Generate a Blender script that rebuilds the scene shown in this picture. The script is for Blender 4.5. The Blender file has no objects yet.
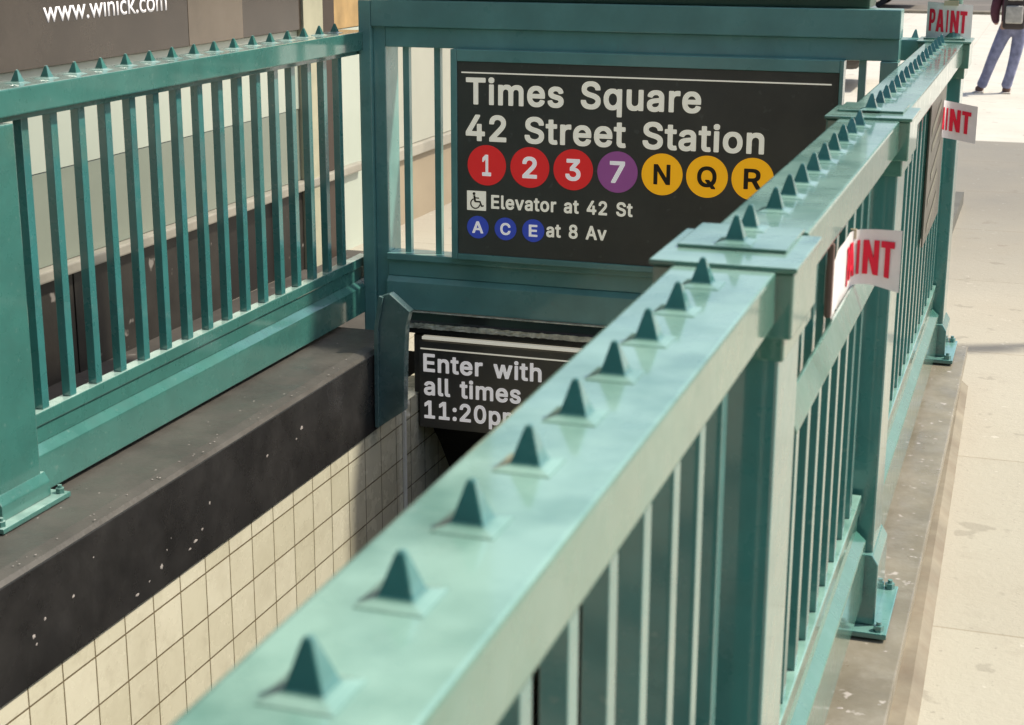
import bpy, bmesh, math, random
from mathutils import Vector, Matrix
random.seed(7)
SC = bpy.context.scene
COL = SC.collection
# ---------------------------------------------------------------- materials
def mat(name, base, rough=.5, metal=0., spec=.5, coat=0., coat_ior=1.5, coat_rough=.08, var=.0, vscale=6., bump=0., bscale=40.,
        dirt=None, dirt_amt=0., dirt_scale=3., speck=None, speck_amt=0., speck_scale=60., rvar=0., emis=None, top_light=None, top_light_amt=0., crevice=0.):
    m = bpy.data.materials.new(name); m.use_nodes = True
    nt = m.node_tree; N = nt.nodes; L = nt.links
    p = N['Principled BSDF']
    p.inputs['Roughness'].default_value = rough
    p.inputs['Metallic'].default_value = metal
    p.inputs['Specular IOR Level'].default_value = spec
    p.inputs['Coat Weight'].default_value = coat
    p.inputs['Coat Roughness'].default_value = coat_rough; p.inputs['Coat IOR'].default_value = coat_ior
    geo = N.new('ShaderNodeNewGeometry')
    def noise(scale, detail=4., rough_=.55, vec=None):
        n = N.new('ShaderNodeTexNoise'); n.inputs['Scale'].default_value = scale
        n.inputs['Detail'].default_value = detail; n.inputs['Roughness'].default_value = rough_
        L.new(vec or geo.outputs['Position'], n.inputs['Vector']); return n.outputs['Fac']
    def ramp(fac, a, b):
        r = N.new('ShaderNodeMapRange'); r.inputs['From Min'].default_value = a; r.inputs['From Max'].default_value = b
        r.clamp = True
        L.new(fac, r.inputs['Value']); return r.outputs['Result']
    def mix(fac, a, b, blend='MIX'):
        x = N.new('ShaderNodeMix'); x.data_type = 'RGBA'; x.blend_type = blend
        if isinstance(fac, float): x.inputs['Factor'].default_value = fac
        else: L.new(fac, x.inputs['Factor'])
        for s, v in ((6, a), (7, b)):
            if isinstance(v, tuple): x.inputs[s].default_value = (*v, 1)
            else: L.new(v, x.inputs[s])
        return x.outputs[2]
    def mul(a, k):
        x = N.new('ShaderNodeMath'); x.operation = 'MULTIPLY'; L.new(a, x.inputs[0])
        if isinstance(k, float): x.inputs[1].default_value = k
        else: L.new(k, x.inputs[1])
        return x.outputs[0]
    c = tuple(base)
    if var:
        lo = tuple(max(0, v*(1-var)) for v in base); hi = tuple(v*(1+var) for v in base)
        c = mix(ramp(noise(vscale), .3, .7), lo, hi)
    if dirt_amt:
        f = ramp(noise(dirt_scale, 8., .7), .45, .75)
        c = mix(mul(f, float(dirt_amt)), c, tuple(dirt))
    if speck_amt:
        f = ramp(noise(speck_scale, 2., .5), .68, .74)
        c = mix(mul(f, float(speck_amt)), c, tuple(speck))
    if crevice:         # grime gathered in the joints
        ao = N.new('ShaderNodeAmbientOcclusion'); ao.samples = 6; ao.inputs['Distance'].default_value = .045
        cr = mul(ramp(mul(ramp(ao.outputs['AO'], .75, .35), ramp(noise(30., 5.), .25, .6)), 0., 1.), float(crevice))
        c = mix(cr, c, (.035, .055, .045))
    if top_light_amt:        # sky light painted as a paler colour on faces that look up
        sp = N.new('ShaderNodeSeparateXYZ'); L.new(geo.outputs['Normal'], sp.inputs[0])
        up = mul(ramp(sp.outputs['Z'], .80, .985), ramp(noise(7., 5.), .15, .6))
        c = mix(mul(up, float(top_light_amt)), c, tuple(top_light))
    if isinstance(c, tuple): p.inputs['Base Color'].default_value = (*c, 1)
    else: L.new(c, p.inputs['Base Color'])
    if rvar:
        r = N.new('ShaderNodeMapRange'); r.inputs['To Min'].default_value = max(.02, rough-rvar); r.inputs['To Max'].default_value = min(1, rough+rvar)
        r.inputs['From Min'].default_value = .3; r.inputs['From Max'].default_value = .7
        L.new(noise(vscale*2.3+1), r.inputs['Value']); L.new(r.outputs['Result'], p.inputs['Roughness'])
    if bump:
        b = N.new('ShaderNodeBump'); b.inputs['Strength'].default_value = bump; b.inputs['Distance'].default_value = .004
        L.new(noise(bscale, 3.), b.inputs['Height']); L.new(b.outputs['Normal'], p.inputs['Normal'])
    if emis:  # added glow, used on sign print that is no lamp
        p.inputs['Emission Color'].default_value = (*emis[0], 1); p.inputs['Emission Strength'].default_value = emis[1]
    m['h'] = 1
    m_h = dict(N=N, L=L, p=p, geo=geo, noise=noise, ramp=ramp, mix=mix, mul=mul)
    HELP[name] = m_h
    return m
HELP = {}
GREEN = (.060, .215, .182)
GREEN_LIT = (.060, .205, .155)  # copy of the railing paint, toned for the lit rails and caps
GREEN_SHADED = (.050, .225, .215)  # copy of the same paint, toned for posts, bars and spikes in shade
M = {}
M['paint'] = mat('green_paint', crevice=.6, top_light=(.54, .74, .66), top_light_amt=.92, base=GREEN, rough=.3, coat=1., coat_ior=1.7, var=.10, vscale=5, bump=.35, bscale=15, dirt=(.05, .13, .11), dirt_amt=.35, dirt_scale=9, speck=(.3, .42, .36), speck_amt=.25, speck_scale=45, rvar=.10)
M['paint_shaded'] = mat('shaded_green_paint', crevice=.6, top_light=(.40, .66, .56), top_light_amt=.45, base=GREEN_SHADED, rough=.3, coat=1., coat_ior=1.7, var=.10, vscale=5, bump=.35, bscale=15, dirt=(.05, .13, .11), dirt_amt=.35, dirt_scale=9, speck=(.3, .42, .36), speck_amt=.25, speck_scale=45, rvar=.10)
M['paint_lit'] = mat('lit_green_paint', crevice=.6, top_light=(.42, .68, .57), top_light_amt=.80, base=GREEN_LIT, rough=.3, coat=1., coat_ior=1.7, var=.10, vscale=5, bump=.35, bscale=15, dirt=(.13, .30, .26), dirt_amt=.5, dirt_scale=9, speck=(.3, .42, .36), speck_amt=.25, speck_scale=45, rvar=.10)
M['paint_dark'] = mat('dark_green_paint', (.19, .43, .395), .34, coat=.7, var=.14, vscale=4, bump=.12, bscale=60, dirt=(.15, .30, .26), dirt_amt=.5, dirt_scale=5, speck=(.22, .33, .31), speck_amt=.3, speck_scale=30, rvar=.10)
M['box_green'] = mat('lightbox_green', (.040, .085, .055), .4, var=.12, bump=.05)
M['black_sign'] = mat('black_enamel', (.115, .105, .088), .36, var=.15, vscale=3, speck=(.25, .24, .21), speck_amt=.25, speck_scale=28, dirt=(.07, .065, .055), dirt_amt=.5, dirt_scale=4, rvar=.08)
M['cream'] = mat('cream_vinyl', (.86, .82, .69), .5, var=.05, vscale=20, emis=((.86, .81, .66), .40))  # sign vinyls with emis glow a little to look brighter in the shade
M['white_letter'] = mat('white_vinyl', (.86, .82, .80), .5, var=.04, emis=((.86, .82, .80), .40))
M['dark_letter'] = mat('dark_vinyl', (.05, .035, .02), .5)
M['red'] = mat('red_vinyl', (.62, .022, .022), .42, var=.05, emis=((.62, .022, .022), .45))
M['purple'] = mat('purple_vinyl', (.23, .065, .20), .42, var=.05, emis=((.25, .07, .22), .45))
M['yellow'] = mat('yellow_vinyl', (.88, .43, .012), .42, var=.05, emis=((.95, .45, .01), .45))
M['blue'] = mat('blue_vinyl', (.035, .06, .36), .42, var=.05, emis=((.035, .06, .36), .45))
M['paper'] = mat('white_paper', (.80, .76, .75), .7, var=.07, vscale=8, bump=.6, bscale=26)
M['paper_red'] = mat('red_print', (.70, .008, .04), .7, var=.05)
M['brown_paper'] = mat('brown_card', (.16, .10, .08), .8, var=.15)
M['black_paint'] = mat('black_wall_paint', (.028, .027, .0265), .30, var=.22, vscale=2.5, bump=.2, bscale=25, dirt=(.09, .085, .08), dirt_amt=.38, dirt_scale=3.2, rvar=.18)
M['coping'] = mat('worn_coping_stone', (.105, .098, .085), .42, var=.2, vscale=3.5, bump=.4, bscale=50, dirt=(.06, .055, .05), dirt_amt=.75, dirt_scale=2.2, rvar=.15)
M['kerb_top'] = mat('worn_brown_stone', (.25, .22, .165), .42, var=.18, vscale=3, bump=.4, bscale=30, dirt=(.40, .37, .31), dirt_amt=.6, dirt_scale=7, speck=(.7, .64, .6), speck_amt=.6, speck_scale=22, rvar=.2)
M['kerb_side'] = mat('tan_stone', (.27, .235, .17), .7, var=.22, vscale=4, bump=.35, bscale=30, dirt=(.16, .10, .06), dirt_amt=.5, dirt_scale=5)
M['moulding'] = mat('black_gloss_moulding', (.035, .032, .028), .18, coat=.5, var=.2, bump=.3, bscale=30)
M['foil'] = mat('crinkled_tape', (.80, .74, .58), .2, coat=.8, var=.45, vscale=25, bump=1., bscale=55)
M['steel'] = mat('old_grey_steel', (.11, .20, .19), .26, coat=.4, var=.3, vscale=6, bump=.25, bscale=16, dirt=(.2, .22, .2), dirt_amt=.45, dirt_scale=12, rvar=.1)
M['tile_trim'] = mat('white_trim', (.95, .92, .84), .3, var=.06)
M['soot'] = mat('dark_ceiling_paint', (.02, .019, .018), .6, var=.2)
M['step'] = mat('worn_step_stone', (.16, .155, .13), .7, var=.25, vscale=4, bump=.3, dirt=(.05, .05, .045), dirt_amt=.7, dirt_scale=2.)
M['store_sign'] = mat('brown_store_panel', (.038, .027, .019), .2, coat=.4, var=.16, vscale=1.6, bump=.03, dirt=(.13, .10, .075), dirt_amt=.4, dirt_scale=1.7)
M['store_sign2'] = mat('light_brown_store_panel', (.125, .095, .065), .22, coat=.4, var=.16, vscale=1.6, dirt=(.2, .16, .12), dirt_amt=.4, dirt_scale=1.5)
M['white_glass'] = mat('white_window_film', (.50, .55, .46), .25, coat=.3, var=.05, vscale=1.5)
M['frost'] = mat('pale_green_glass', (.235, .27, .215), .22, coat=.4, var=.10, vscale=1.2)
M['ledge'] = mat('tan_ledge', (.36, .335, .275), .45, var=.15, vscale=6, bump=.2)
M['lower_panel'] = mat('dark_brown_wood', (.030, .026, .021), .5, var=.3, vscale=7, bump=.2, speck=(.5, .45, .4), speck_amt=.5, speck_scale=12)
M['void'] = mat('dark_doorway', (.016, .013, .011), .5)
M['tan_wall'] = mat('tan_wall', (.34, .275, .19), .6, var=.10, vscale=2, bump=.1)
M['pale_wall'] = mat('pale_wall', (.46, .46, .38), .5, var=.08, vscale=1.2)
M['gold_wall'] = mat('golden_panel', (.45, .29, .12), .5, var=.3, vscale=5, bump=.2)
M['pale_col'] = mat('pale_green_column', (.45, .43, .30), .5, var=.12)
M['dark_col'] = mat('dark_brown_column', (.05, .032, .022), .4, var=.15)
M['denim'] = mat('blue_denim', (.22, .235, .36), .9, var=.3, vscale=14, bump=.3, bscale=90)
M['maroon'] = mat('maroon_cloth', (.09, .03, .05), .9, var=.25, vscale=12)
M['skin'] = mat('skin', (.45, .26, .18), .55, var=.05)
M['hair'] = mat('dark_hair', (.02, .013, .01), .5, var=.3, bump=.3)
M['pack'] = mat('dark_backpack_cloth', (.05, .04, .04), .8, var=.25, bump=.3)
M['pack_light'] = mat('grey_backpack_cloth', (.42, .41, .38), .8, var=.2, vscale=18, bump=.3)
M['shoe'] = mat('brown_shoe', (.16, .09, .07), .6, var=.2)
M['sole'] = mat('pale_sole', (.55, .5, .45), .7)
M['tyre'] = mat('tyre_rubber', (.02, .02, .02), .8, var=.2)
M['car_dark'] = mat('dark_car_paint', (.05, .035, .025), .2, coat=.8)
M['car_pale'] = mat('pale_car_paint', (.42, .36, .32), .25, coat=.8)
M['car_glass'] = mat('car_glass', (.02, .025, .025), .06, coat=.5)
M['chrome'] = mat('chrome', (.7, .7, .7), .15, metal=1.)
M['lamp_red'] = mat('red_lens', (.5, .02, .02), .2, coat=.5)
M['lamp_white'] = mat('clear_lens', (.75, .75, .72), .1, coat=.5)
M['tape'] = mat('tan_tape', (.55, .47, .33), .25, coat=.3, var=.2)
M['notice'] = mat('grey_notice', (.12, .11, .09), .4, var=.3, vscale=5)
M['notice_mark'] = mat('pale_notice_mark', (.20, .19, .15), .6, var=.2)
M['pole'] = mat('grey_pole', (.2, .2, .19), .4, metal=.5)
M['gum'] = mat('pale_gum', (.42, .38, .35), .7, var=.3, vscale=80, bump=.6, bscale=120)

# tiles: square wall tiles with dark grout, on a wall lying in the YZ plane
def tile_material():
    m = mat('glazed_wall_tile', (.62, .56, .40), .25, coat=.7, rvar=.12, vscale=4)
    h = HELP['glazed_wall_tile']; N, L, p, geo = h['N'], h['L'], h['p'], h['geo']
    sep = N.new('ShaderNodeSeparateXYZ'); L.new(geo.outputs['Position'], sep.inputs[0])
    com = N.new('ShaderNodeCombineXYZ')
    a = N.new('ShaderNodeMath'); a.operation = 'ADD'; a.inputs[1].default_value = 20*0.1722 - 3.553; L.new(sep.outputs['Y'], a.inputs[0])
    b = N.new('ShaderNodeMath'); b.operation = 'ADD'; b.inputs[1].default_value = 40*.1613 + 1.690; L.new(sep.outputs['Z'], b.inputs[0])
    L.new(a.outputs[0], com.inputs[0]); L.new(b.outputs[0], com.inputs[1])
    br = N.new('ShaderNodeTexBrick'); br.offset = 0; br.squash = 1
    br.inputs['Scale'].default_value = 1; br.inputs['Brick Width'].default_value = 0.1722; br.inputs['Row Height'].default_value = .1613
    br.inputs['Mortar Size'].default_value = .0034; br.inputs['Mortar Smooth'].default_value = .25; br.inputs['Bias'].default_value = 0
    br.inputs['Color1'].default_value = (.80, .75, .56, 1); br.inputs['Color2'].default_value = (.90, .85, .66, 1); br.inputs['Mortar'].default_value = (.21, .165, .095, 1)
    L.new(com.outputs[0], br.inputs['Vector'])
    f = h['ramp'](h['noise'](2.6, 8., .7), .45, .8)
    c = h['mix'](h['mul'](f, .35), br.outputs['Color'], (.33, .27, .15))
    f2 = h['ramp'](h['noise'](14, 4., .6), .56, .8)
    c = h['mix'](h['mul'](f2, .22), c, (.28, .22, .13))
    L.new(c, p.inputs['Base Color'])
    bp = N.new('ShaderNodeBump'); bp.inputs['Strength'].default_value = .5; bp.inputs['Distance'].default_value = .004; bp.invert = True
    L.new(br.outputs['Fac'], bp.inputs['Height']); L.new(bp.outputs['Normal'], p.inputs['Normal'])
    return m
M['tile'] = tile_material()

# pavement: cast slabs with joints, worn, with shade and sun painted as three tones along Y
def pavement_material():
    m = mat('concrete_pavement', (.5, .45, .36), .75)
    h = HELP['concrete_pavement']; N, L, p, geo = h['N'], h['L'], h['p'], h['geo']
    sep = N.new('ShaderNodeSeparateXYZ'); L.new(geo.outputs['Position'], sep.inputs[0])
    near, band, far = (.51, .47, .375), (.28, .262, .22), (.72, .685, .59)
    # painted light: soft edged shaded band, hard edged sunlit ground beyond
    wob = h['noise'](.9, 3.)
    yy = N.new('ShaderNodeMath'); yy.operation = 'MULTIPLY_ADD'; yy.inputs[1].default_value = 1.6; L.new(wob, yy.inputs[0]); L.new(sep.outputs['Y'], yy.inputs[2])
    c = h['mix'](h['ramp'](yy.outputs[0], 9.0, 13.0), near, band)
    c = h['mix'](h['ramp'](sep.outputs['Y'], 15.55, 15.6), c, far)
    f = h['ramp'](h['noise'](1.3, 8., .65), .4, .75)
    c = h['mix'](h['mul'](f, .30), c, (.42, .36, .27))
    f = h['ramp'](h['noise'](9, 6., .7), .55, .8)
    c = h['mix'](h['mul'](f, .28), c, (.30, .25, .19))
    f = h['ramp'](h['noise'](42, 2., .5), .69, .73)
    c = h['mix'](h['mul'](f, .35), c, (.22, .18, .14))
    f = h['ramp'](h['noise'](5.5, 3., .5), .66, .69)
    c = h['mix'](h['mul'](f, .30), c, (.20, .17, .13))
    f = h['ramp'](h['noise'](23, 2., .5), .72, .75)
    c = h['mix'](h['mul'](f, .3), c, (.85, .8, .72))
    br = N.new('ShaderNodeTexBrick'); br.offset = 0; br.inputs['Scale'].default_value = 1
    br.inputs['Brick Width'].default_value = 1.62; br.inputs['Row Height'].default_value = 1.62
    br.inputs['Mortar Size'].default_value = .006; br.inputs['Mortar Smooth'].default_value = .4
    br.inputs['Color1'].default_value = (1, 1, 1, 1); br.inputs['Color2'].default_value = (.95, .95, .95, 1); br.inputs['Mortar'].default_value = (.78, .74, .7, 1)
    mp = N.new('ShaderNodeMapping'); mp.inputs['Location'].default_value = (40.5*1.62, 12*1.62+.35, 0)
    L.new(geo.outputs['Position'], mp.inputs['Vector']); L.new(mp.outputs[0], br.inputs['Vector'])
    c = h['mix'](1.0, c, br.outputs['Color'], 'MULTIPLY')
    L.new(c, p.inputs['Base Color'])
    bp = N.new('ShaderNodeBump'); bp.inputs['Strength'].default_value = .5; bp.inputs['Distance'].default_value = .006
    L.new(h['noise'](45, 6., .65), bp.inputs['Height']); L.new(bp.outputs['Normal'], p.inputs['Normal'])
    return m
M['pave'] = pavement_material()
M['dark_paving'] = mat('dark_concrete', (.075, .066, .055), .8, var=.3, vscale=3, bump=.3, dirt=(.03, .027, .024), dirt_amt=.6, dirt_scale=2., speck=(.3, .28, .25), speck_amt=.4, speck_scale=14)
M['road'] = mat('asphalt', (.16, .14, .12), .85, var=.2, vscale=1.5, bump=.3, dirt=(.3, .27, .22), dirt_amt=.5, dirt_scale=.8)

# ---------------------------------------------------------------- geometry helpers
def BM(): return bmesh.new()
def box(bm, x0, x1, y0, y1, z0, z1, bev=0., seg=2, rot=None):
    t = bmesh.new()
    vs = [t.verts.new((x, y, z)) for x in (x0, x1) for y in (y0, y1) for z in (z0, z1)]
    for f in ((0, 1, 3, 2), (4, 6, 7, 5), (0, 4, 5, 1), (2, 3, 7, 6), (0, 2, 6, 4), (1, 5, 7, 3)):
        t.faces.new([vs[i] for i in f])
    bmesh.ops.recalc_face_normals(t, faces=t.faces)
    if bev: bmesh.ops.bevel(t, geom=list(t.edges), offset=bev, segments=seg, affect='EDGES', profile=.6)
    if rot: bmesh.ops.transform(t, matrix=rot, verts=t.verts)
    me = bpy.data.meshes.new('t'); t.to_mesh(me); t.free(); bm.from_mesh(me); bpy.data.meshes.remove(me)
    return bm
def prism(bm, pts, axis, a, b, bev=0.):
    """polygon pts extruded along an axis: 'X' pts=(y,z); 'Y' pts=(x,z); 'Z' pts=(x,y)"""
    t = bmesh.new()
    def P(u, v, w): return {'X': (w, u, v), 'Y': (u, w, v), 'Z': (u, v, w)}[axis]
    A = [t.verts.new(P(u, v, a)) for u, v in pts]; B = [t.verts.new(P(u, v, b)) for u, v in pts]
    t.faces.new(A); t.faces.new(B[::-1]); n = len(pts)
    for i in range(n): t.faces.new((A[i], B[i], B[(i+1) % n], A[(i+1) % n]))
    bmesh.ops.recalc_face_normals(t, faces=t.faces)
    if bev: bmesh.ops.bevel(t, geom=list(t.edges), offset=bev, segments=2, affect='EDGES', profile=.6)
    me = bpy.data.meshes.new('t'); t.to_mesh(me); t.free(); bm.from_mesh(me); bpy.data.meshes.remove(me)
    return bm
def cyl(bm, c, axis, r, h0, h1, n=24, r2=None):
    pts0 = []
    r2 = r if r2 is None else r2
    def P(u, v, w): return {'X': (w, c[1]+u, c[2]+v), 'Y': (c[0]+u, w, c[2]+v), 'Z': (c[0]+u, c[1]+v, w)}[axis]
    A = [bm.verts.new(P(r*math.cos(2*math.pi*i/n), r*math.sin(2*math.pi*i/n), h0)) for i in range(n)]
    B = [bm.verts.new(P(r2*math.cos(2*math.pi*i/n), r2*math.sin(2*math.pi*i/n), h1)) for i in range(n)]
    fs = [bm.faces.new(A), bm.faces.new(B[::-1])]
    for i in range(n): fs.append(bm.faces.new((A[i], B[i], B[(i+1) % n], A[(i+1) % n])))
    bmesh.ops.recalc_face_normals(bm, faces=fs)
    return bm
def loft(bm, rings):
    R = [[bm.verts.new(p) for p in r] for r in rings]; n = len(R[0]); fs = []
    for a, b in zip(R, R[1:]):
        for i in range(n): fs.append(bm.faces.new((a[i], a[(i+1) % n], b[(i+1) % n], b[i])))
    fs.append(bm.faces.new(R[0])); fs.append(bm.faces.new(R[-1]))
    bmesh.ops.recalc_face_normals(bm, faces=fs); return bm
def wpos(o):
    v = Vector((0, 0, 0))
    while o is not None: v = v + o.location; o = o.parent
    return v
def part(name, bm, m, parent=None, smooth=False, kind=None):
    """link the bmesh (built in world coordinates) as one object with its origin at its own centre"""
    me = bpy.data.meshes.new(name)
    if isinstance(bm, bpy.types.Mesh): me = bm; me.name = name
    else: bm.to_mesh(me); bm.free()
    co = [v.co.copy() for v in me.vertices]
    lo = Vector([min(c[i] for c in co) for i in range(3)]); hi = Vector([max(c[i] for c in co) for i in range(3)])
    ctr = (lo+hi)/2
    if parent is None: ctr.z = lo.z
    for v in me.vertices: v.co -= ctr
    if smooth:
        for pl in me.polygons: pl.use_smooth = True
    o = bpy.data.objects.new(name, me); COL.objects.link(o)
    me.materials.append(M[m])
    if parent is not None:
        o.parent = parent; o.location = ctr - wpos(parent)
    else: o.location = ctr
    if kind: o['kind'] = kind
    return o
def thing(name, loc, label, cat, group=None):
    o = bpy.data.objects.new(name, None); o.empty_display_size = .1; COL.objects.link(o); o.location = loc
    o['label'] = label; o['category'] = cat
    if group: o['group'] = group
    return o
def tag(o, label, cat, group=None):
    o['label'] = label; o['category'] = cat
    if group: o['group'] = group
    return o
def dup(o, parent, delta):
    c = o.copy(); COL.objects.link(c); c.parent = parent; c.location = o.location + Vector(delta); return c

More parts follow.
